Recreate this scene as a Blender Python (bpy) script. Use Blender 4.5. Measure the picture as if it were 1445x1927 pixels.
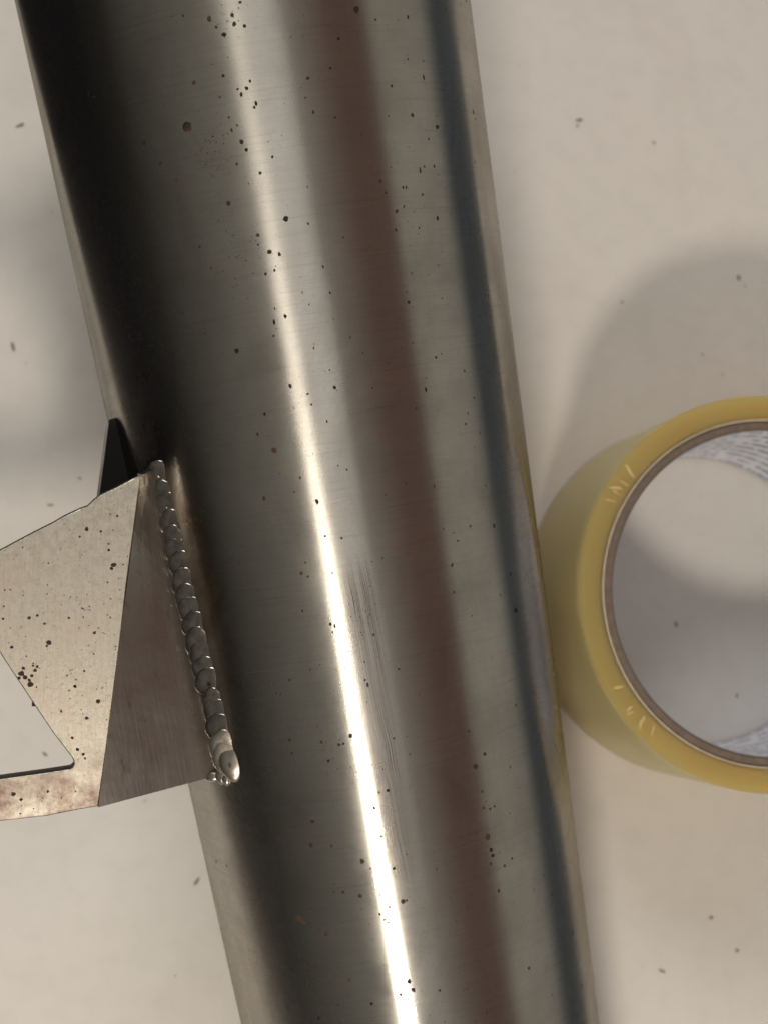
import bpy, bmesh, math, random
from mathutils import Vector, Matrix
random.seed(7)
C = bpy.context.scene.collection
for o in list(bpy.data.objects): bpy.data.objects.remove(o)

# ------------------------------------------------------------------ camera
IW, IH, FPX = 1445.0, 1927.0, 2700.0          # picture size and focal length in photo pixels
NADIR = (295.0, 1230.0)                        # where the plumb line under the camera meets the picture
CAM_H = 0.3628
zc = Vector((-(NADIR[0]-IW/2), NADIR[1]-IH/2, FPX)).normalized()
xc = (Vector((1, 0, 0)) - zc*zc.x).normalized()
yc = zc.cross(xc)
ROT = Matrix((xc, yc, zc))                     # camera space -> world space
CAM = Vector((0, 0, CAM_H))
cam_d = bpy.data.cameras.new('camera'); cam = bpy.data.objects.new('camera', cam_d); C.objects.link(cam)
cam.matrix_world = Matrix.Translation(CAM) @ ROT.to_4x4()
cam_d.sensor_fit = 'HORIZONTAL'; cam_d.sensor_width = 36; cam_d.lens = 36*FPX/IW
cam_d.clip_start = 0.01; cam_d.clip_end = 50
cam_d.dof.use_dof = True; cam_d.dof.focus_distance = 0.262; cam_d.dof.aperture_fstop = cam_d.lens/2.6
bpy.context.scene.camera = cam

# ------------------------------------------------------------------ world: a dim room, walls left and right of the bench
world = bpy.data.worlds.new('World'); bpy.context.scene.world = world; world.use_nodes = True
nt = world.node_tree; N = nt.nodes; L = nt.links
bg = N['Background']
tc = N.new('ShaderNodeTexCoord')
# bands of the room run along the tube: angle about the tube's axis
def wdot(v):
    n = N.new('ShaderNodeVectorMath'); n.operation = 'DOT_PRODUCT'; L.new(tc.outputs['Generated'], n.inputs[0]); n.inputs[1].default_value = v; return n.outputs['Value']
WA = Vector((.0421, -.2128, -.0314)).normalized()
WU = (Vector((0, 0, 1)) - WA*WA.z).normalized(); WR = WU.cross(WA); WR = WR if WR.x > 0 else -WR
at = N.new('ShaderNodeMath'); at.operation = 'ARCTAN2'; L.new(wdot(WR), at.inputs[0]); L.new(wdot(WU), at.inputs[1])
mr = N.new('ShaderNodeMapRange'); L.new(at.outputs[0], mr.inputs[0]); mr.inputs[1].default_value = -math.pi; mr.inputs[2].default_value = math.pi
wr = N.new('ShaderNodeValToRGB'); L.new(mr.outputs[0], wr.inputs[0])
WORLD_STOPS = [(-180, (.010, .009, .010)), (-104, (.010, .009, .010)), (-84, (.026, .024, .021)), (-62, (.100, .094, .081)), (-40, (.175, .163, .142)), (-18, (.21, .194, .168)),
               (10, (.26, .235, .205)), (26, (.150, .110, .092)), (34, (.120, .074, .061)), (49, (.105, .060, .049)), (54.5, (.27, .245, .208)), (60, (.31, .285, .242)), (86, (.31, .288, .25)), (95, (.058, .068, .076)), (180, (.03, .033, .036))]
el = wr.color_ramp.elements
while len(el) > 1: el.remove(el[0])
for i, (a, c) in enumerate(WORLD_STOPS):
    if i == 0: el[0].position = 0.0; el[0].color = (*c, 1)
    else: el.new((a+180)/360).color = (*c, 1)
L.new(wr.outputs[0], bg.inputs[0]); bg.inputs[1].default_value = 1.0

# ------------------------------------------------------------------ lamps
def lamp(name, kind, loc, power, color, size, target=None):
    d = bpy.data.lights.new(name, kind); d.energy = power; d.color = color
    if kind == 'AREA': d.shape = 'DISK'; d.size = size
    else: d.shadow_soft_size = size
    o = bpy.data.objects.new(name, d); C.objects.link(o); o.location = loc
    if target: o.rotation_euler = (Vector(target)-Vector(loc)).to_track_quat('-Z', 'Y').to_euler()
    return o
lamp('desk_lamp_light', 'POINT', (-.012, -.375, .450), 5.0, (1, .905, .77), .034)
lamp('ceiling_lamp_light', 'AREA', (.00, -.15, 1.25), 0.4, (1, .95, .90), .5, (.05, .02, 0))
lamp('added_fill_light', 'AREA', (-.30, 1.25, 1.05), 7.6, (1, .975, .945), .6, (.06, .03, 0))  # added soft fill, placed where the tube does not mirror it

sc = bpy.context.scene
sc.view_settings.view_transform = 'Standard'; sc.view_settings.look = 'None'; sc.view_settings.gamma = 1
sc.view_settings.exposure = 0.22; sc.view_settings.use_curve_mapping = False
sc.render.resolution_x = 767; sc.render.resolution_y = 1024
sc.cycles.max_bounces = 14; sc.cycles.transmission_bounces = 10

# ------------------------------------------------------------------ helpers
def ray(p):
    return (ROT @ Vector((p[0]-IW/2, -(p[1]-IH/2), -FPX))).normalized()
def on_plane(p, P, n):
    d = ray(p); return CAM + d*((Vector(P)-CAM).dot(n)/d.dot(n))
def tag(o, label=None, cat=None, group=None, kind=None):
    if label: o['label'] = label
    if cat: o['category'] = cat
    if group: o['group'] = group
    if kind: o['kind'] = kind
    return o
def empty(name, loc):
    o = bpy.data.objects.new(name, None); C.objects.link(o); o.location = loc; o.empty_display_size = .02; return o
def link(name, me, mat, parent=None, smooth=True):
    o = bpy.data.objects.new(name, me); C.objects.link(o)
    if mat: me.materials.append(mat)
    if parent:
        o.parent = parent
    if smooth:
        for p in me.polygons: p.use_smooth = True
    return o
def root_loc(o):
    v = Vector(o.location)
    while o.parent: o = o.parent; v = v + Vector(o.location)
    return v
def from_py(name, verts, faces, mat, parent=None, smooth=True):
    off = root_loc(parent) if parent else Vector((0, 0, 0))
    me = bpy.data.meshes.new(name); me.from_pydata([tuple(Vector(v)-off) for v in verts], [], faces); me.update()
    return link(name, me, mat, parent, smooth)

class NT:
    """small node-tree writer"""
    def __init__(s, name):
        s.m = bpy.data.materials.new(name); s.m.use_nodes = True
        s.n = s.m.node_tree.nodes; s.l = s.m.node_tree.links
        s.b = s.n['Principled BSDF']
    def new(s, t, **kw):
        n = s.n.new('ShaderNode'+t)
        for k, v in kw.items(): setattr(n, k, v)
        return n
    def put(s, sock, v):
        if isinstance(v, bpy.types.NodeSocket): s.l.new(v, sock)
        elif v is not None: sock.default_value = v
    def math(s, op, a, b=None, c=None, clamp=False):
        n = s.new('Math', operation=op, use_clamp=clamp); s.put(n.inputs[0], a)
        if b is not None: s.put(n.inputs[1], b)
        if c is not None: s.put(n.inputs[2], c)
        return n.outputs[0]
    def coord(s, which='Object'): return s.new('TexCoord').outputs[which]
    def mapping(s, vec, scale=(1, 1, 1), loc=(0, 0, 0), rot=(0, 0, 0)):
        n = s.new('Mapping'); s.put(n.inputs[0], vec); n.inputs['Scale'].default_value = scale; n.inputs['Location'].default_value = loc; n.inputs['Rotation'].default_value = rot
        return n.outputs[0]
    def noise(s, vec, scale, detail=4, rough=.55, dist=0):
        n = s.new('TexNoise'); s.put(n.inputs['Vector'], vec); n.inputs['Scale'].default_value = scale; n.inputs['Detail'].default_value = detail
        n.inputs['Roughness'].default_value = rough; n.inputs['Distortion'].default_value = dist
        return n.outputs['Fac']
    def range(s, v, a, b, c=0, d=1, smooth=False):
        n = s.new('MapRange'); s.put(n.inputs[0], v)
        if smooth: n.interpolation_type = 'SMOOTHSTEP'
        for i, x in enumerate((a, b, c, d)): s.put(n.inputs[i+1], x)
        return n.outputs[0]
    def mix(s, f, a, b, mode='MIX'):
        n = s.new('Mix', data_type='RGBA', blend_type=mode); s.put(n.inputs[0], f); s.put(n.inputs[6], a if not isinstance(a, tuple) else (*a, 1)); s.put(n.inputs[7], b if not isinstance(b, tuple) else (*b, 1))
        return n.outputs[2]
    def bump(s, h, strength, dist, normal=None):
        n = s.new('Bump'); s.put(n.inputs['Height'], h); n.inputs['Strength'].default_value = strength; n.inputs['Distance'].default_value = dist
        if normal is not None: s.put(n.inputs['Normal'], normal)
        return n.outputs[0]
    def set(s, **kw):
        for k, v in kw.items():
            k = k.replace('_', ' ')
            s.put(s.b.inputs[k], (*v, 1) if isinstance(v, tuple) and len(v) == 3 and 'Radius' not in k else v)
        return s.m

# ------------------------------------------------------------------ materials
def mat_table():
    t = NT('table_laminate'); v = t.coord()
    big = t.noise(v, 9, 3); fine = t.noise(v, 160, 5, .6); stain = t.noise(v, 26, 5, .6, .6)
    c = t.mix(t.range(big, .35, .7), (.77, .735, .69), (.73, .705, .67))
    c = t.mix(t.range(stain, .52, .72, 0, .30), c, (.63, .585, .53))
    c = t.mix(t.range(fine, .45, .75, 0, .16), c, (.50, .47, .43))
    scr = t.noise(t.mapping(v, (40, 700, 1), rot=(0, 0, .5)), 1, 4, .6)
    c = t.mix(t.range(scr, .66, .75, 0, .12), c, (.42, .40, .38))
    h = t.math('ADD', t.math('MULTIPLY', t.noise(v, 22, 3), 1.0), t.math('MULTIPLY', t.noise(v, 420, 3), .06))
    return t.set(Base_Color=c, Roughness=t.range(fine, .3, .7, .42, .56), Normal=t.bump(h, .30, .0015), Specular_IOR_Level=.35)
def uv_sep(t):
    s = t.new('SeparateXYZ'); t.l.new(t.coord('UV'), s.inputs[0]); return s.outputs[0], s.outputs[1]
def box_mask(t, u, v, u0, u1, v0, v1, soft):
    """soft window in u, v (metres)"""
    a = t.math('MULTIPLY', t.range(u, u0-soft, u0+soft, smooth=True), t.range(u, u1-soft, u1+soft, 1, 0, True))
    b = t.math('MULTIPLY', t.range(v, v0-soft*3, v0+soft*6, smooth=True), t.range(v, v1-soft*12, v1+soft*3, 1, 0, True))
    return t.math('MULTIPLY', a, b)
def mat_tube():
    t = NT('brushed_steel_tube'); uv = t.coord('UV'); u, v = uv_sep(t)
    brush = t.noise(t.mapping(uv, (90, 5200, 1)), 1, 4, .65)          # fine lines round the tube
    brush2 = t.noise(t.mapping(uv, (28, 1500, 1), (3, 1, 0)), 1, 4, .65)
    axial = t.noise(t.mapping(uv, (1500, 30, 1), (1, 7, 0)), 1, 3, .55)   # faint drawn lines along the tube
    blot = t.noise(uv, 55, 5, .62, .4); fine = t.noise(uv, 900, 3, .6)
    # scuffed strip to the right of the highlight
    wob = t.math('MULTIPLY_ADD', t.noise(t.mapping(uv, (0, 28, 1)), 1, 3), .0025, u)
    gouge = t.noise(t.mapping(t.new('CombineXYZ').outputs[0], (1, 1, 1)), 1) if False else None
    cmb = t.new('CombineXYZ'); t.l.new(t.math('MULTIPLY_ADD', v, -.03, wob), cmb.inputs[0]); t.l.new(v, cmb.inputs[1])
    gl = t.noise(t.mapping(cmb.outputs[0], (4200, 16, 1), (.3, .2, 0)), 1, 4, .7)
    gm = box_mask(t, t.math('MULTIPLY_ADD', v, -GOUGE[4], u), v, GOUGE[0], GOUGE[1], GOUGE[2], GOUGE[3], .0012)
    gouge = t.math('MULTIPLY', t.range(gl, .52, .60), t.math('MULTIPLY', gm, t.range(t.noise(t.mapping(uv, (300, 60, 1)), 1, 3), .38, .58, .15, 1)))
    col = t.mix(t.range(blot, .38, .72), (.47, .452, .415), (.385, .368, .332))
    col = t.mix(t.range(fine, .62, .78, 0, .35), col, (.20, .165, .13))
    col = t.mix(t.range(brush, .54, .74, 0, .45), col, (.24, .225, .20))
    col = t.mix(t.range(brush2, .54, .72, 0, .32), col, (.27, .255, .23))
    smear = t.noise(t.mapping(uv, (60, 26, 1), (9, 4, 0), (0, 0, .4)), 1, 5, .65, .8)
    col = t.mix(t.range(smear, .50, .70, 0, .35), col, (.27, .245, .21))
    sc1 = t.noise(t.mapping(uv, (60, 2600, 1), (2, 6, 0), (0, 0, .55)), 1, 2, .5); sc2 = t.noise(t.mapping(uv, (50, 3000, 1), (8, 1, 0), (0, 0, -.8)), 1, 2, .5)
    patch = t.range(t.noise(uv, 38, 2), .52, .62)
    col = t.mix(t.math('MULTIPLY', t.range(sc1, .70, .74, 0, .5), patch), col, (.70, .68, .64))
    col = t.mix(t.math('MULTIPLY', t.range(sc2, .70, .74, 0, .6), patch), col, (.13, .12, .11))
    col = t.mix(t.math('MULTIPLY', t.math('MULTIPLY', gm, t.range(gl, .36, .54)), .5), col, (.20, .17, .155))
    col = t.mix(t.math('MULTIPLY', gouge, .95), col, (.085, .066, .06))
    # heat tint beside the weld (straw to brown)
    hm = box_mask(t, u, v, HEAT[0], HEAT[1], HEAT[2], HEAT[3], .0035)
    hn = t.math('MULTIPLY', hm, t.range(t.noise(uv, 140, 4, .6), .3, .7, .35, 1))
    col = t.mix(t.math('MULTIPLY', hn, .9), col, (.15, .092, .05))
    ro = t.math('ADD', t.range(blot, .3, .75, .205, .245), t.math('MULTIPLY', gouge, .12))
    h = t.math('ADD', t.math('MULTIPLY', brush, .5), t.math('MULTIPLY', brush2, .5))
    h = t.math('ADD', h, t.math('MULTIPLY', axial, .05)); h = t.math('ADD', h, t.math('MULTIPLY', t.noise(uv, 2400, 2, .6), .28))
    h = t.math('MULTIPLY_ADD', gouge, -.2, h)
    tan = t.new('Tangent', direction_type='UV_MAP', uv_map='UVMap')
    wav = t.noise(t.mapping(uv, (34, 15, 1), (5, 2, 0)), 1, 3, .5)          # the drawn wall is never quite true
    nb = t.bump(h, .16, .00006, t.bump(wav, .22, .0006))
    m = t.m; t.n.remove(t.b)
    def lobe(rough, an):
        g = t.new('BsdfAnisotropic'); t.put(g.inputs['Color'], col); t.put(g.inputs['Roughness'], rough); g.inputs['Anisotropy'].default_value = an
        t.l.new(nb, g.inputs['Normal']); t.l.new(tan.outputs[0], g.inputs['Tangent']); return g.outputs[0]
    mx = t.new('MixShader'); t.put(mx.inputs[0], t.math('ADD', t.range(blot, .35, .68, .12, .50), t.math('MULTIPLY', gouge, .3), clamp=True))
    t.l.new(lobe(ro, .74), mx.inputs[1]); t.l.new(lobe(t.math('ADD', ro, .13), .50), mx.inputs[2])
    t.l.new(mx.outputs[0], t.n['Material Output'].inputs[0])
    return m
def mat_steel(name, base=(.60, .565, .51), rough=(.26, .42), brush_dir=(60, 1500, 60), tint=0., tint_axis=None, bump=.25):
    t = NT(name); v = t.coord()
    br = t.noise(t.mapping(v, brush_dir), 1, 4, .65); bl = t.noise(v, 140, 5, .65, .5); fine = t.noise(v, 1100, 3, .6)
    c = t.mix(t.range(bl, .35, .7), base, tuple(x*.86 for x in base))
    c = t.mix(t.range(br, .5, .8, 0, .35), c, tuple(x*.55 for x in base))
    c = t.mix(t.range(fine, .60, .76, 0, .35), c, (.22, .19, .15))
    return t.set(Base_Color=c, Metallic=1.0, Roughness=t.range(bl, .3, .75, *rough), Normal=t.bump(t.math('ADD', br, t.math('MULTIPLY', fine, .4)), bump, .00012))
def mat_flange():
    t = NT('flange_steel'); v = t.coord('UV'); s = t.new('SeparateXYZ'); t.l.new(v, s.inputs[0])
    br = t.noise(t.mapping(v, (1100, 90, 1)), 1, 4, .65); bl = t.noise(v, 120, 3, .5); streak = t.noise(t.mapping(v, (420, 120, 1)), 1, 5, .7, .6)
    c = t.mix(t.range(bl, .35, .7), (.41, .393, .365), (.34, .325, .30))
    c = t.mix(t.range(br, .5, .8, 0, .3), c, (.24, .225, .20))
    c = t.mix(t.range(streak, .60, .72, 0, .55), c, (.10, .085, .07))
    # heat tint: distance from the weld edge is stored in U
    hn = t.math('MULTIPLY', t.range(s.outputs[0], .0005, .0050, 1, 0, True), t.range(t.noise(v, 180, 4), .3, .7, .55, 1))
    c = t.mix(t.math('MULTIPLY', hn, .9), c, (.075, .042, .02))
    return t.set(Base_Color=c, Metallic=t.math('MULTIPLY_ADD', hn, -.55, 1.), Roughness=t.range(bl, .3, .75, 0.24, .36), Normal=t.bump(br, .3, .00012))
def mat_plate():
    """grainy ground plate: vertical grinding lines, mottled oxide, reddish smear at the foot"""
    t = NT('bracket_plate_steel'); v = t.coord()
    br = t.noise(t.mapping(v, (2300, 170, 170)), 1, 5, .7); grain = t.noise(v, 620, 5, .7, .3); bl = t.noise(v, 90, 4, .6)
    c = t.mix(t.range(grain, .38, .66), (.58, .54, .47), (.42, .38, .315))
    c = t.mix(t.range(br, .50, .72, 0, .5), c, (.36, .33, .28))
    c = t.mix(t.range(bl, .5, .72, 0, .5), c, (.52, .43, .36))
    c = t.mix(t.range(t.noise(v, 1500, 3, .7), .62, .74, 0, .7), c, (.16, .13, .09))
    sx = t.new('SeparateXYZ'); t.l.new(t.new('NewGeometry').outputs['Position'], sx.inputs[0])
    st = t.math('MULTIPLY', t.range(sx.outputs[1], STAIN_Y-.004, STAIN_Y+.010, 1, 0, True), t.range(t.noise(v, 170, 5, .65), .36, .64))
    c = t.mix(t.math('MULTIPLY', st, .9), c, (.15, .085, .068))
    return t.set(Base_Color=c, Metallic=1.0, Roughness=t.range(grain, .3, .7, .30, .47), Normal=t.bump(t.math('ADD', br, t.math('MULTIPLY', grain, .4)), .4, .00012))
def mat_weld():
    t = NT('weld_metal'); v = t.coord()
    n = t.noise(v, 700, 4, .6)
    c = t.mix(t.range(n, .35, .7), (.34, .315, .285), (.16, .145, .13))
    return t.set(Base_Color=c, Metallic=1.0, Roughness=t.range(n, .3, .7, .12, .24), Normal=t.bump(n, .2, .0003))
def mat_weld_end():
    t = NT('weld_end_metal'); v = t.coord(); n = t.noise(v, 500, 4, .6)
    return t.set(Base_Color=t.mix(t.range(n, .35, .7), (.50, .455, .40), (.34, .30, .26)), Metallic=1.0, Roughness=t.range(n, .3, .7, .26, .42), Normal=t.bump(n, .25, .0003))
def mat_pit():
    t = NT('corrosion_pit'); v = t.coord(); n = t.range(t.noise(v, 160, 3), .35, .65)
    return t.set(Base_Color=t.mix(n, (.010, .007, .006), (.075, .048, .033)), Roughness=.7, Specular_IOR_Level=.2)
def mat_stain(): 
    t = NT('grey_stain'); return t.set(Base_Color=(.10, .085, .085), Roughness=.55, Metallic=.5)
def mat_tape():
    t = NT('amber_tape'); v = t.coord()
    s = t.new('SeparateXYZ'); t.l.new(v, s.inputs[0])
    r = t.math('SQRT', t.math('ADD', t.math('POWER', s.outputs[0], 2.), t.math('POWER', s.outputs[1], 2.)))
    cr = t.new('CombineXYZ'); t.l.new(r, cr.inputs[0])
    rings = t.noise(t.mapping(cr.outputs[0], (1, 1, 1)), 1500, 3, .6)
    mott = t.noise(v, 60, 3)
    c = t.mix(t.range(rings, .38, .62, 0, .6), (.95, .63, .24), (.84, .48, .14))
    c = t.mix(t.range(mott, .35, .7, 0, .3), c, (.92, .66, .27))
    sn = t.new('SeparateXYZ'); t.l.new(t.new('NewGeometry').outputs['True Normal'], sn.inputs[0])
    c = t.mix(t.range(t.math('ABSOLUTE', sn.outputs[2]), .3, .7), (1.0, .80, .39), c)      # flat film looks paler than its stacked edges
    return t.set(Base_Color=c, Roughness=.32, IOR=1.4, Specular_IOR_Level=.3, Transmission_Weight=.5, Subsurface_Weight=1.0, Subsurface_Radius=(1.0, .9, .6), Subsurface_Scale=.018,
                 Normal=t.bump(t.math('ADD', rings, t.math('MULTIPLY', t.noise(v, 300, 3), .6)), .12, .0002))
def mat_plain(name, col, rough=.6, metal=0, nscale=400, var=.2, bump=.1, bd=.0003):
    t = NT(name); v = t.coord(); n = t.noise(v, nscale, 4, .6)
    return t.set(Base_Color=t.mix(t.range(n, .3, .7), col, tuple(x*(1-var) for x in col)), Roughness=rough, Metallic=metal, Normal=t.bump(n, bump, bd))
def mat_liner():
    """white paper inside the core with small blurred print (rows of dashes)"""
    t = NT('printed_paper_liner'); u, v = uv_sep(t)
    row = t.math('FRACT', t.math('MULTIPLY', v, 1/.0052))
    line = t.math('MULTIPLY', t.range(row, .22, .32), t.range(row, .62, .72, 1, 0))
    rid = t.math('FLOOR', t.math('MULTIPLY', v, 1/.0052))
    c1 = t.new('CombineXYZ'); t.l.new(t.math('MULTIPLY', u, 650.), c1.inputs[0]); t.l.new(t.math('MULTIPLY', rid, 7.7), c1.inputs[1])
    c2 = t.new('CombineXYZ'); t.l.new(t.math('MULTIPLY', u, 120.), c2.inputs[0]); t.l.new(t.math('MULTIPLY', rid, 3.1), c2.inputs[1])
    glyph = t.range(t.noise(c1.outputs[0], 1, 2), .40, .52)
    word = t.range(t.noise(c2.outputs[0], 1, 2), .36, .42)
    ink = t.math('MULTIPLY', t.math('MULTIPLY', line, glyph), t.math('MULTIPLY', word, .85))
    return t.set(Base_Color=t.mix(ink, (.72, .73, .78), (.13, .14, .22)), Roughness=.7)

# ------------------------------------------------------------------ table
TX0, TX1, TY0, TY1, TT = -.100, .215, -.60, .75, .028
bm = bmesh.new()
bmesh.ops.create_cube(bm, size=1)
for v_ in bm.verts: v_.co = ((TX0+TX1)/2 + v_.co.x*(TX1-TX0), (TY0+TY1)/2 + v_.co.y*(TY1-TY0), -TT/2 + v_.co.z*TT)
bmesh.ops.bevel(bm, geom=bm.edges[:], offset=.002, segments=3, affect='EDGES')
me = bpy.data.meshes.new('table_top'); bm.to_mesh(me); bm.free()
me.transform(Matrix.Rotation(-.19, 4, 'Z'))
table = link('table_top', me, mat_table(), smooth=False)
tag(table, 'off-white laminate table top with faint stains and specks', None, None, 'structure')

# ------------------------------------------------------------------ tube frame
PT, PB, RT, RB = Vector((.0159, .1331, .0797)), Vector((.0580, -.0797, .0483)), .0455, .0378   # the tube narrows slightly
AX = (PB-PT).normalized()                                          # down the picture
P0 = (PT+PB)/2; TR = (RT+RB)/2; TK = (RB-RT)/(PB-PT).length
E2 = (Vector((0, 0, 1)) - AX*AX.z).normalized()                    # up
E1 = AX.cross(E2); E1 = E1 if E1.x > 0 else -E1                    # right
S0 = -.165
S1 = (P0.z - TR*E2.z - .0006)/(-AX.z + TK*E2.z)
def rad(s): return TR + TK*s
def tube_pt(th, s, dr=0.): return P0 + AX*s + (E1*math.sin(th) + E2*math.cos(th))*(rad(s)+dr)
def on_tube(p):
    d = ray(p); o = CAM-P0; r = TR
    dp = d - AX*d.dot(AX); op = o - AX*o.dot(AX)
    a = dp.dot(dp); b = 2*dp.dot(op)
    for it in range(12):
        q = b*b-4*a*(op.dot(op)-r*r)
        if q < 0: return None
        w = CAM + d*((-b-math.sqrt(q))/(2*a)) - P0; r = rad(w.dot(AX))
    return math.atan2(w.dot(E1), w.dot(E2)), w.dot(AX)
print('S1', S1, 'tilt', math.degrees(math.asin(AX.z)))
TUBE_ROT = 0.25
g0 = on_tube((664, 1080)); g1 = on_tube((757, 1700))
gk = (g1[0]-g0[0])*TR/(g1[1]-g0[1]); gc = g0[0]*TR-gk*g0[1]
GOUGE = (gc-.0022, gc+.0034, g0[1]-.002, g1[1], gk)
w0 = on_tube((318, 905)); w1 = on_tube((436, 1445))
HEAT = (min(w0[0], w1[0])*TR-.004, max(w0[0], w1[0])*TR+.0075, w0[1]-.008, w1[1]+.004)

root = empty('welded_steel_tube', (tube_pt(math.pi, S1).x, tube_pt(math.pi, S1).y, 0))
tag(root, 'long brushed stainless steel tube, pitted, with bracket welded to its left side', 'steel tube')
NA, NS, WALL = 160, 24, .002
verts, faces, uvs = [], [], []
def ring(dr, s): 
    i = len(verts)
    for k in range(NA+1):
        th = -math.pi + 2*math.pi*k/NA
        verts.append(tube_pt(th, s, dr)); uvs.append((th*TR, s))
    return i
rows = [ring(0, S0+(S1-S0)*j/NS) for j in range(NS+1)]
rows += [ring(-.0004, S1+.0004), ring(-WALL+.0004, S1+.0004)]
rows += [ring(-WALL, S1-(S1-S0)*j/NS) for j in range(NS+1)] + [rows[0]]
for a, b in zip(rows, rows[1:]):
    for k in range(NA): faces.append((a+k, a+k+1, b+k+1, b+k))
tube = from_py('tube', verts, faces, mat_tube(), root)
uvl = tube.data.uv_layers.new(name='UVMap')
for lp in tube.data.loops: uvl.data[lp.index].uv = uvs[lp.vertex_index]
bm = bmesh.new(); bm.from_mesh(tube.data); bmesh.ops.recalc_face_normals(bm, faces=bm.faces); bm.to_mesh(tube.data); bm.free()

# ------------------------------------------------------------------ corrosion pits (seen in the photo, then small ones between)
PITS = [(352,237,13),(270,268,6),(332,338,5),(302,350,4),(302,307,4),(430,382,5),(446,660,5),(365,155,5),(376,464,3),(452,3,4),(394,34,5),(407,50,4),(422,64,6),(441,44,5),(461,48,4),(437,27,4),(420,141,4),(471,152,3),(464,165,4),(454,177,4),(414,182,3),(479,201,3),(431,220,3),(446,235,3),(455,266,5),(464,281,4),(513,294,3),(446,308,3),(580,146,4),(622,127,3),(637,72,4),(671,16,7),(631,220,3),(575,183,3),
 (490,325,4),(538,411,6),(580,420,3),(485,442,4),(486,460,3),(507,474,6),(526,478,4),(500,515,3),(517,508,3),(537,595,4),(386,627,3),(515,632,3),(630,729,4),(546,726,4),(579,741,3),(586,761,3),(498,779,3),
 (776,216,5),(822,238,5),(905,237,6),(898,268,5),(918,327,4),(716,340,4),(726,362,3),(746,397,5),(760,388,3),(795,365,3),(823,410,4),(737,161,3),(707,36,3),(769,568,4),(745,432,3),(874,698,3),(820,672,3),(918,556,3),(892,748,3),(783,768,3),
 (516,847,6),(597,944,5),(497,938,4),(449,1060,3),(567,1079,4),(622,1175,4),(970,1149,7),(703,1195,3),(850,1065,3),(885,990,3),(545,1280,3),(520,1305,3),(626,1190,3),(687,1280,3),(580,1085,3),(485,1110,3),
 (545,1393,4),(550,1418,3),(660,1385,5),(638,1402,4),(605,1397,4),(618,1433,4),(646,1400,3),(730,1488,4),(704,1521,4),(524,1580,4),(588,1546,5),(585,1591,5),(682,1621,6),(717,1575,4),(697,1635,3),(741,1635,4),(678,1687,5),(646,1680,4),(715,1685,3),(758,1698,6),(733,1708,4),(731,1737,3),(563,1729,8),(572,1737,7),(601,1752,4),(614,1760,4),(657,1845,5),(770,1848,5),(777,1864,6),(754,1873,4),(699,1890,4),(600,1917,5),(637,1893,4),(827,1865,3),(407,1622,4),(424,1810,4),
 (895,1443,7),(912,1419,5),(882,1377,4),(917,1575,7),(924,1600,5),(927,1611,5),(923,1626,4),(949,1630,4),(963,1616,3),(910,1521,3),(922,1523,3),(930,1518,3),(938,1677,4),(1077,1757,5),(995,1823,4),(1094,1855,4),(741,1390,3),(907,1490,3)]
MMPX = .27/FPX
def blob(P, n, t1, t2, r, V, F, k=9, el=1., lift=.00003):
    c = len(V); V.append(P + n*lift)
    ph = random.random()*6.28
    for i in range(k):
        a = ph + 6.283*i/k; q = r*random.uniform(.72, 1.15)
        V.append(P + t1*(math.cos(a)*q) + t2*(math.sin(a)*q*el) + n*lift*.4)
    for i in range(k): F.append((c, c+1+i, c+1+(i+1) % k))
def tube_blob(th, s, r, V, F, el=1.):
    n = E1*math.sin(th)+E2*math.cos(th); t = E1*math.cos(th)-E2*math.sin(th)
    blob(tube_pt(th, s), n, t, AX, r, V, F, el=el, lift=.00003+r*r/(2*TR)*1.3)
V, F = [], []
for x, y, r in PITS:
    q = on_tube((x, y))
    if q: tube_blob(q[0], q[1], r*MMPX*.80, V, F, random.uniform(.9, 1.35))
for i in range(520):                                        # small pits, thicker along the crown and the right flank
    th = random.choice((random.gauss(-.12, .14), random.gauss(.55, .3), random.uniform(-1.4, 1.4)))
    s = random.uniform(-.13, .13)
    tube_blob(th, s, random.choice((.00006, .00008, .0001, .00015, .00022))*random.uniform(.7, 1.2), V, F, random.uniform(.8, 2.2))
for (x, y, n, sd) in ((400,290,60,16),(440,500,40,16),(690,1150,30,14),(650,1260,30,10),(480,440,10,8),(430,40,26,18),(620,1420,24,16),(920,1560,14,14),(860,320,14,20),(790,420,14,16)):
    for i in range(n):
        q = on_tube((random.gauss(x, sd), random.gauss(y, sd*2.4)))
        if q: tube_blob(q[0], q[1], random.choice((.00005, .00007, .0001)), V, F, 1.4)
pit = from_py('pitting', V, F, mat_pit(), tube, smooth=False); pit['kind'] = 'stuff'

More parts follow.
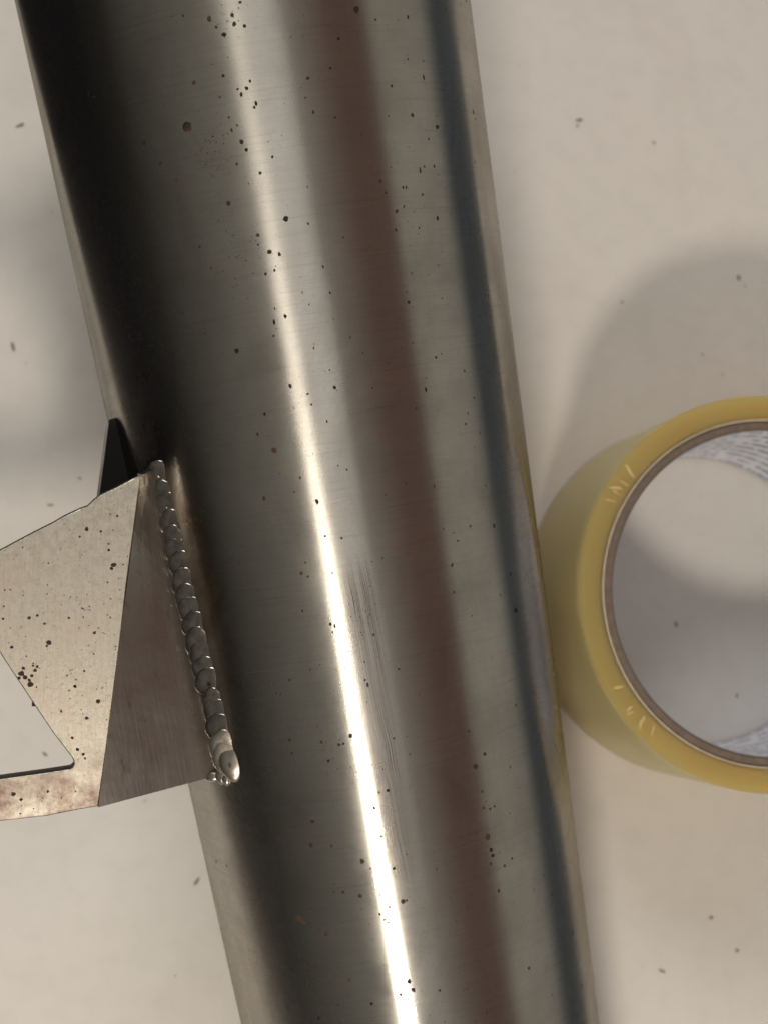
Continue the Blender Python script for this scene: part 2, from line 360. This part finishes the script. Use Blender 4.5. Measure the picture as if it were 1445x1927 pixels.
# ------------------------------------------------------------------ bracket
brk_root = empty('bracket', (0, 0, 0)); brk_root.parent = root
MAT_DARK = mat_plain('shade_toned_steel', (.005, .0045, .0045), .9, 0)  # near-black colour stands in for the shade inside the bracket
MAT_EDGE = mat_steel('sheared_edge_steel', (.42, .39, .36), (.4, .55))
def tp(px, h):      # photo point at height h above the tube axis, in the plane along the tube
    return on_plane(px, P0+E2*h, E2)
pA = tp((266, 893), .0275); pB = tp((185, 1520), .0250); pL = tp((0, 1250), .0262)
pn = (pB-pA).cross(pL-pA).normalized()
if pn.z < 0: pn = -pn
STAIN_Y = on_plane((60, 1475), pA, pn).y
MAT_PLATE = mat_plate()
def plate_from(name, outline, hole, P, n, thick, mat, parent, bev=.0002, radii=None):
    """flat plate with bevelled edges: outline and hole are photo points laid on the plane (P, n)"""
    xa = (Vector((1, 0, 0)) - n*n.x).normalized(); ya = n.cross(xa)
    cu = bpy.data.curves.new(name, 'CURVE'); cu.dimensions = '2D'; cu.fill_mode = 'BOTH'
    cu.extrude = thick/2-bev; cu.bevel_depth = bev; cu.bevel_resolution = 1; cu.offset = -bev
    for loop in (outline, hole):
        if not loop: continue
        sp_ = cu.splines.new('POLY'); sp_.points.add(len(loop)-1); sp_.use_cyclic_u = True
        for pt, q in zip(sp_.points, loop):
            w = on_plane(q, P, n)-P; pt.co = (w.dot(xa), w.dot(ya), 0, 1)
    tmp = bpy.data.objects.new('tmp', cu); C.objects.link(tmp)
    me = bpy.data.meshes.new_from_object(tmp.evaluated_get(bpy.context.evaluated_depsgraph_get()))
    bpy.data.objects.remove(tmp); bpy.data.curves.remove(cu)
    me.materials.clear()
    M = Matrix((xa, ya, n)).transposed().to_4x4(); M.translation = P - n*thick/2 - root_loc(parent)
    me.transform(M); me.name = name
    o = link(name, me, mat, parent, smooth=False)
    return o
def arc(c, r, a0, a1, n=6):
    return [(c[0]+r*math.cos(math.radians(a0+(a1-a0)*i/n)), c[1]+r*math.sin(math.radians(a0+(a1-a0)*i/n))) for i in range(n+1)]
outline = [(266,893),(240,906),(218,918),(190,931),(176,941),(164,953),(150,958),(120,972),(98,985),(60,1004),(0,1036),(-120,1098),(-210,1150),(-250,1230),(-260,1400),(-240,1500),(-200,1556),(-100,1557),(0,1546),(45,1541),(90,1536),(120,1530),(150,1524),(185,1518),(202,1396),(213,1310),(222,1240),(229,1180),(238,1100),(249,1020),(258,950)]
hole = [(-28,1180),(0,1229),(20,1260),(60,1320),(100,1380),(134,1424)]+arc((126,1436), 13, -20, 75, 5)+[(80,1456),(0,1467),(-110,1478)]+arc((-150,1455), 18, 90, 180, 4)+[(-172,1260)]+arc((-152,1180), 20, 180, 270, 4)+[(-60,1150)]
plate = plate_from('top_plate', outline, hole, pA, pn, .0036, MAT_PLATE, brk_root)
plate.data.materials.append(mat_plain('dark_cut_edge', (.022, .019, .017), .6, .3))  # side faces of the cut get a darker colour than the plate faces
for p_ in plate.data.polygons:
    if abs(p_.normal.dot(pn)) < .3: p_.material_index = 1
# the folded flange between the plate and the weld
wp0, wp1 = on_tube((296, 884)), on_tube((402, 1462))
W0, W1 = tube_pt(*wp0), tube_pt(*wp1)
NF = 24; V, F, UV = [], [], []
fn = ((W1-pA).cross(pB-pA)).normalized(); fn = fn if fn.z > 0 else -fn
for k in range(2):
    for i in range(NF+1):
        f = i/NF
        a = pA.lerp(pB, f); th = wp0[0]+(wp1[0]-wp0[0])*f; s = wp0[1]+(wp1[1]-wp0[1])*f
        w = tube_pt(th, s, -.0002)
        for j in range(5):
            q = a.lerp(w, j/4) - fn*(.0026*k); V.append(q); UV.append(((w-a).length*(1-j/4), f*(W1-W0).length))
M = (NF+1)*5
for i in range(NF):
    for j in range(4):
        a = i*5+j; F.append((a, a+5, a+6, a+1)); F.append((M+a, M+a+1, M+a+6, M+a+5))
for i in range(NF):
    for j in (0, 4):
        a = i*5+j; F.append((a, M+a, M+a+5, a+5))
for j in range(4):
    for i in (0, NF):
        a = i*5+j; F.append((a, a+1, M+a+1, M+a))
flange = from_py('folded_flange', V, F, mat_flange(), brk_root, smooth=False)
uvl = flange.data.uv_layers.new(name='UVMap')
for lp in flange.data.loops: uvl.data[lp.index].uv = UV[lp.vertex_index]
bm = bmesh.new(); bm.from_mesh(flange.data); bmesh.ops.recalc_face_normals(bm, faces=bm.faces); bm.to_mesh(flange.data); bm.free()
flange['label'] = 'dull darker flange with brown heat tint along the weld'
# lower plate of the bracket, mostly hidden under the top plate: its bare left edge and its inside, coloured near-black for shade, show behind
LP = pA - E2*.016
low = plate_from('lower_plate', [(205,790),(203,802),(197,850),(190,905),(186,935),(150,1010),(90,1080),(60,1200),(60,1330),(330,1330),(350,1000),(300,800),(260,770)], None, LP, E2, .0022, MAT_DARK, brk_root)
e0, e1 = on_plane((204, 795), LP, E2), on_plane((186, 936), LP, E2)
# web joining lower plate and top plate
def prism(name, a, b, down, th, mat, parent):
    a, b = Vector(a), Vector(b); n = (b-a).cross(down).normalized()*th/2
    v = [a-n, b-n, b-n+down, a-n+down, a+n, b+n, b+n+down, a+n+down]
    return from_py(name, v, [(0,1,2,3),(7,6,5,4),(0,4,5,1),(1,5,6,2),(2,6,7,3),(3,7,4,0)], mat, parent, False)
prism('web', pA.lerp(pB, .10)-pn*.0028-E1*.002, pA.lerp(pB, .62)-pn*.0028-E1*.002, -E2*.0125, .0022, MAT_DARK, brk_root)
prism('lower_plate_edge', e0-E1*.0002, e1-E1*.0002, -E2*.0022, .0005, MAT_EDGE, brk_root)
# pits in the plate and flange
V, F = [], []
xa = (Vector((1, 0, 0))-pn*pn.x).normalized(); ya = pn.cross(xa)
BP = [(163,996,5),(214,1063,6),(210,1070,4),(221,971,3),(55,1163,4),(70,1158,3),(84,1174,3),(178,1191,4),(92,1210,6),(88,1216,3),(22,1218,4),(40,1268,7),(47,1275,6),(55,1280,4),(66,1262,5),(70,1255,4),(58,1288,7),(159,1263,3),(141,1292,4),(185,1320,5),(163,1352,5),(115,1339,3),(136,1389,4),(146,1411,4),(130,1163,3),(6,1165,3),(62,1253,3),(60,1272,4),(44,1258,4),(36,1276,4),(157,1420,4),(160,1428,3),(25,1495,5),(40,1505,4),(90,1490,3),(190,1000,3),(205,1035,3),(150,1010,3)]
for x, y, r in BP: blob(on_plane((x, y), pA, pn), pn, xa, ya, r*MMPX*.85, V, F, 8)
for i in range(230):
    x, y = random.uniform(0, 262), random.uniform(930, 1535)
    if x > 262-(y-893)*.13 or y < 1040-x*.545: continue
    if x < 150 and y > 1200 and y < 1475 and (y-1229) > (x*1.42)-30: continue
    blob(on_plane((x, y), pA, pn), pn, xa, ya, random.choice((.00007, .0001, .00013, .00018)), V, F, 7)
pp = from_py('plate_pitting', V, F, mat_pit(), brk_root, False); pp['kind'] = 'stuff'

# ------------------------------------------------------------------ weld bead
MAT_WELD = mat_weld(); MAT_END = mat_weld_end()
wa, wb = on_tube((303, 900)), on_tube((430, 1428))
def weld_frame(f):
    th = wa[0]+(wb[0]-wa[0])*f; s = wa[1]+(wb[1]-wa[1])*f
    n = (E1*math.sin(th)+E2*math.cos(th)); n = (n + fn*.9); n = (n - AX*n.dot(AX)).normalized()
    return tube_pt(th, s), n, n.cross(AX) if n.cross(AX).x > 0 else -n.cross(AX)
V, F, k0 = [], [], 10
for i in range(41):
    P, n, t = weld_frame(i/40)
    for j in range(k0):
        a = math.pi*j/(k0-1); V.append(P - t*math.cos(a)*.0028 + n*(math.sin(a)*.00075-.0003))
for i in range(40):
    for j in range(k0-1): a = i*k0+j; F.append((a, a+1, a+k0+1, a+k0))
bead = from_py('weld_bead', V, F, MAT_WELD, root)
bead['label'] = 'rippled weld bead joining bracket flange to tube'
def ripple_mesh(sx, sy, sz, seed, dim=.16):
    r = random.Random(seed); V, F = [], []; NU, NV = 22, 9
    for j in range(NV):
        el_ = math.pi/2*j/(NV-1)
        for i in range(NU):
            a = 6.2832*i/NU
            rim = 1 + .05*math.sin(3*a+seed) + .03*math.sin(5*a+seed*2.1)
            z = math.sin(el_)**.75 * (1 - dim*math.exp(-((math.cos(el_)*math.sin(a)+.25)**2+(math.cos(el_)*math.cos(a))**2)/.18))
            V.append((math.cos(a)*math.cos(el_)*sx*rim, math.sin(a)*math.cos(el_)*sy*rim, z*sz))
    for j in range(NV-1):
        for i in range(NU): F.append((j*NU+i, j*NU+(i+1) % NU, (j+1)*NU+(i+1) % NU, (j+1)*NU+i))
    F.append([(NV-1)*NU+i for i in range(NU)]); F.append([i for i in reversed(range(NU))])
    return V, F
NR = 20
for i in range(NR):
    f = i/(NR-1); P, n, t = weld_frame(f + random.uniform(-.012, .012)); P = P + t*random.uniform(-.00018, .00018)
    big = 1.0 + (.10 if f > .85 else 0) - (.06 if f < .3 else 0)
    v, fc = ripple_mesh(.0029*big*random.uniform(.92, 1.08), .0033*big, .00064*big*random.uniform(.8, 1.2), i*1.7)
    tilt = math.radians(random.uniform(7, 11))                                   # upper rim stands proud of the ripple above
    ax_t = AX*math.cos(tilt) - n*math.sin(tilt); nn = n*math.cos(tilt) + AX*math.sin(tilt)
    P = P + n*.0003
    from_py('ripple', [P + t*q[0] + ax_t*q[1] + nn*q[2] for q in v], fc, MAT_END if i >= NR-2 else MAT_WELD, bead)
# run-out at the lower end, flowing back under the flange
for (x, y, rx, ry, rz) in ((436,1437,.0026,.0036,.0012),(418,1462,.0013,.0016,.0012),(402,1462,.0016,.0011,.0012),(386,1456,.0014,.0009,.0010),(427,1468,.0009,.0012,.0009)):
    th, s = on_tube((x, y)); n = weld_frame(1)[1]; t = weld_frame(1)[2]
    v, fc = ripple_mesh(rx, ry, rz, x*.7, .05); P = tube_pt(th, s)
    from_py('ripple', [P + t*q[0] + AX*q[1] + n*(q[2]-.0001) for q in v], fc, MAT_END, bead)
# crater at the upper end of the weld: small burnt notch in the tube
th, s = on_tube((290, 868)); n = E1*math.sin(th)+E2*math.cos(th); t = E1*math.cos(th)-E2*math.sin(th)
V, F = [], []
for (x, y, r) in ((290,866,15),(284,878,16),(278,886,14)):
    q = on_tube((x, y)); tube_blob(q[0], q[1], r*MMPX, V, F, 1.25)
cr = from_py('burnt_notch', V, F, mat_plain('burnt_steel', (.035, .026, .022), .5, .6), bead, False)

# ------------------------------------------------------------------ tape roll
TC = Vector((.1404, .0142, 0)); TW = .048
RI, RC, RO = .0380, .04035, .0462
tr = empty('tape_roll', TC); tag(tr, 'roll of clear amber packing tape standing on its side beside the tube', 'tape roll')
def annulus(name, r0, r1, z0, z1, mat, parent, n=160, bev=.0004, uv=False, wob=0):
    prof = [(r0, z0+bev), (r0, z1-bev), (r0+bev, z1), (r1-bev, z1), (r1, z1-bev), (r1, z0+bev), (r1-bev, z0), (r0+bev, z0)]
    prof2 = []
    for i, p in enumerate(prof):
        q = prof[(i+1) % len(prof)]; prof2.append(p)
    V, F = [], []; m = len(prof2)
    for k in range(n):
        a = 6.283185307*k/n; w = wob*(math.sin(3*a+1)+.5*math.sin(7*a))
        for (r, z) in prof2: V.append(TC + Vector(((r+w)*math.cos(a), (r+w)*math.sin(a), z)))
    for k in range(n):
        for j in range(m):
            a, b = k*m+j, ((k+1) % n)*m+j; a2, b2 = k*m+(j+1) % m, ((k+1) % n)*m+(j+1) % m
            F.append((a, a2, b2, b))
    o = from_py(name, V, F, mat, parent)
    bm = bmesh.new(); bm.from_mesh(o.data); bmesh.ops.recalc_face_normals(bm, faces=bm.faces); bm.to_mesh(o.data); bm.free()
    try: o.data.set_sharp_from_angle(angle=math.radians(40))
    except Exception: pass
    return o
core = annulus('cardboard_core', RI, RC-.0002, .0004, TW-.0003, mat_plain('cardboard', (.20, .15, .115), .85, 0, 700, .3, .3), tr)
wind = annulus('tape_winding', RC+.00025, RO, .0002, TW, mat_tape(), tr, wob=.00006)
edge = annulus('paper_edge', RC-.00016, RC+.00012, .0005, TW+.0001, mat_plain('paper_edge', (.74, .66, .55), .8), core, bev=.00005)
MAT_CREASE = mat_plain('creased_film', (.70, .54, .26), .3, 0, 300, .2)
for ang, spread, cnt in ((147.5, 4.5, 4), (222, 5.5, 5), (142, 1, 1), (211, 1, 1)):
    for i in range(cnt):
        a = math.radians(ang + spread*((i+.5)/cnt-.5)*2 + random.uniform(-.6, .6))
        r0 = RC+.0004+random.uniform(0, .0016); r1 = RO-.0003-random.uniform(0, .0018); w = random.uniform(.0003, .0007); sk = random.uniform(-.05, .05)
        V, F = [], []
        for k in range(7):
            f = k/6; r = r0+(r1-r0)*f; aa = a+sk*f; hw = w*math.sin(math.pi*(.08+.84*f)); d = Vector((math.cos(aa), math.sin(aa), 0)); e = Vector((-math.sin(aa), math.cos(aa), 0))
            for q, hz in ((-1, 0), (-.4, .75), (.4, .75), (1, 0)): V.append(TC + d*r + e*hw*q + Vector((0, 0, TW-.00005+hw*.22*hz)))
        for k in range(6):
            for q in range(3): b_ = k*4+q; F.append((b_, b_+1, b_+5, b_+4))
        from_py('film_crease', V, F, MAT_CREASE, wind)
# printed liner glued inside the core
V, F, UV = [], [], []
n = 160
for k in range(n+1):
    a = 6.283185307*k/n
    for z in (.0008, TW-.0008):
        for r in (RI-.00012,): V.append(TC+Vector((r*math.cos(a), r*math.sin(a), z))); UV.append((a*RI, z))
for k in range(n): F.append((2*k, 2*k+1, 2*k+3, 2*k+2))
liner = from_py('printed_liner', V, F, mat_liner(), core)
uvl = liner.data.uv_layers.new(name='UVMap')
for lp in liner.data.loops: uvl.data[lp.index].uv = UV[lp.vertex_index]
liner['label'] = 'white paper liner with small print inside the cardboard core'

# ------------------------------------------------------------------ specks on the table
V, F = [], []
Z = Vector((0, 0, 1))
for x, y, r, el_, rot in ((1090,225,6,2.0,1.4),(1086,236,4,1.4,0),(38,235,5,3,1.2),(25,653,5,3.2,2.9),(370,1660,5,2.6,.7),(1338,1728,6,1,0),(1387,1790,6,1,0),(1245,1828,4,3,2.0),(1272,1175,5,1.6,2.8),(1390,522,6,1.5,0),(1402,538,3,1,0),(1170,568,4,1.2,0),(84,1420,4,2.5,2.2),(1230,268,4,1.6,2.5),(1386,1310,4,1.8,0),(330,1838,2,1,0),(1322,667,4,1,0),(1360,705,3,1,0),(150,900,3,2,2),(95,950,3,4,1.5)):
    P = on_plane((x, y), (0, 0, .0001), Z); k = r*CAM_H/FPX*.9
    t1 = Vector((math.sin(rot), math.cos(rot), 0)); t2 = Vector((math.cos(rot), -math.sin(rot), 0))
    blob(P, Z, t2, t1, k*.75, V, F, 9, el_, .00006)
for i in range(24):
    P = Vector((random.uniform(-.05, .17), random.uniform(-.1, .19), .0001)); blob(P, Z, Vector((1, 0, 0)), Vector((0, 1, 0)), random.uniform(.00006, .0002), V, F, 6, 1.3, .00005)
grit = from_py('grit', V, F, mat_plain('grit', (.30, .27, .235), .8), table, False); grit['kind'] = 'stuff'
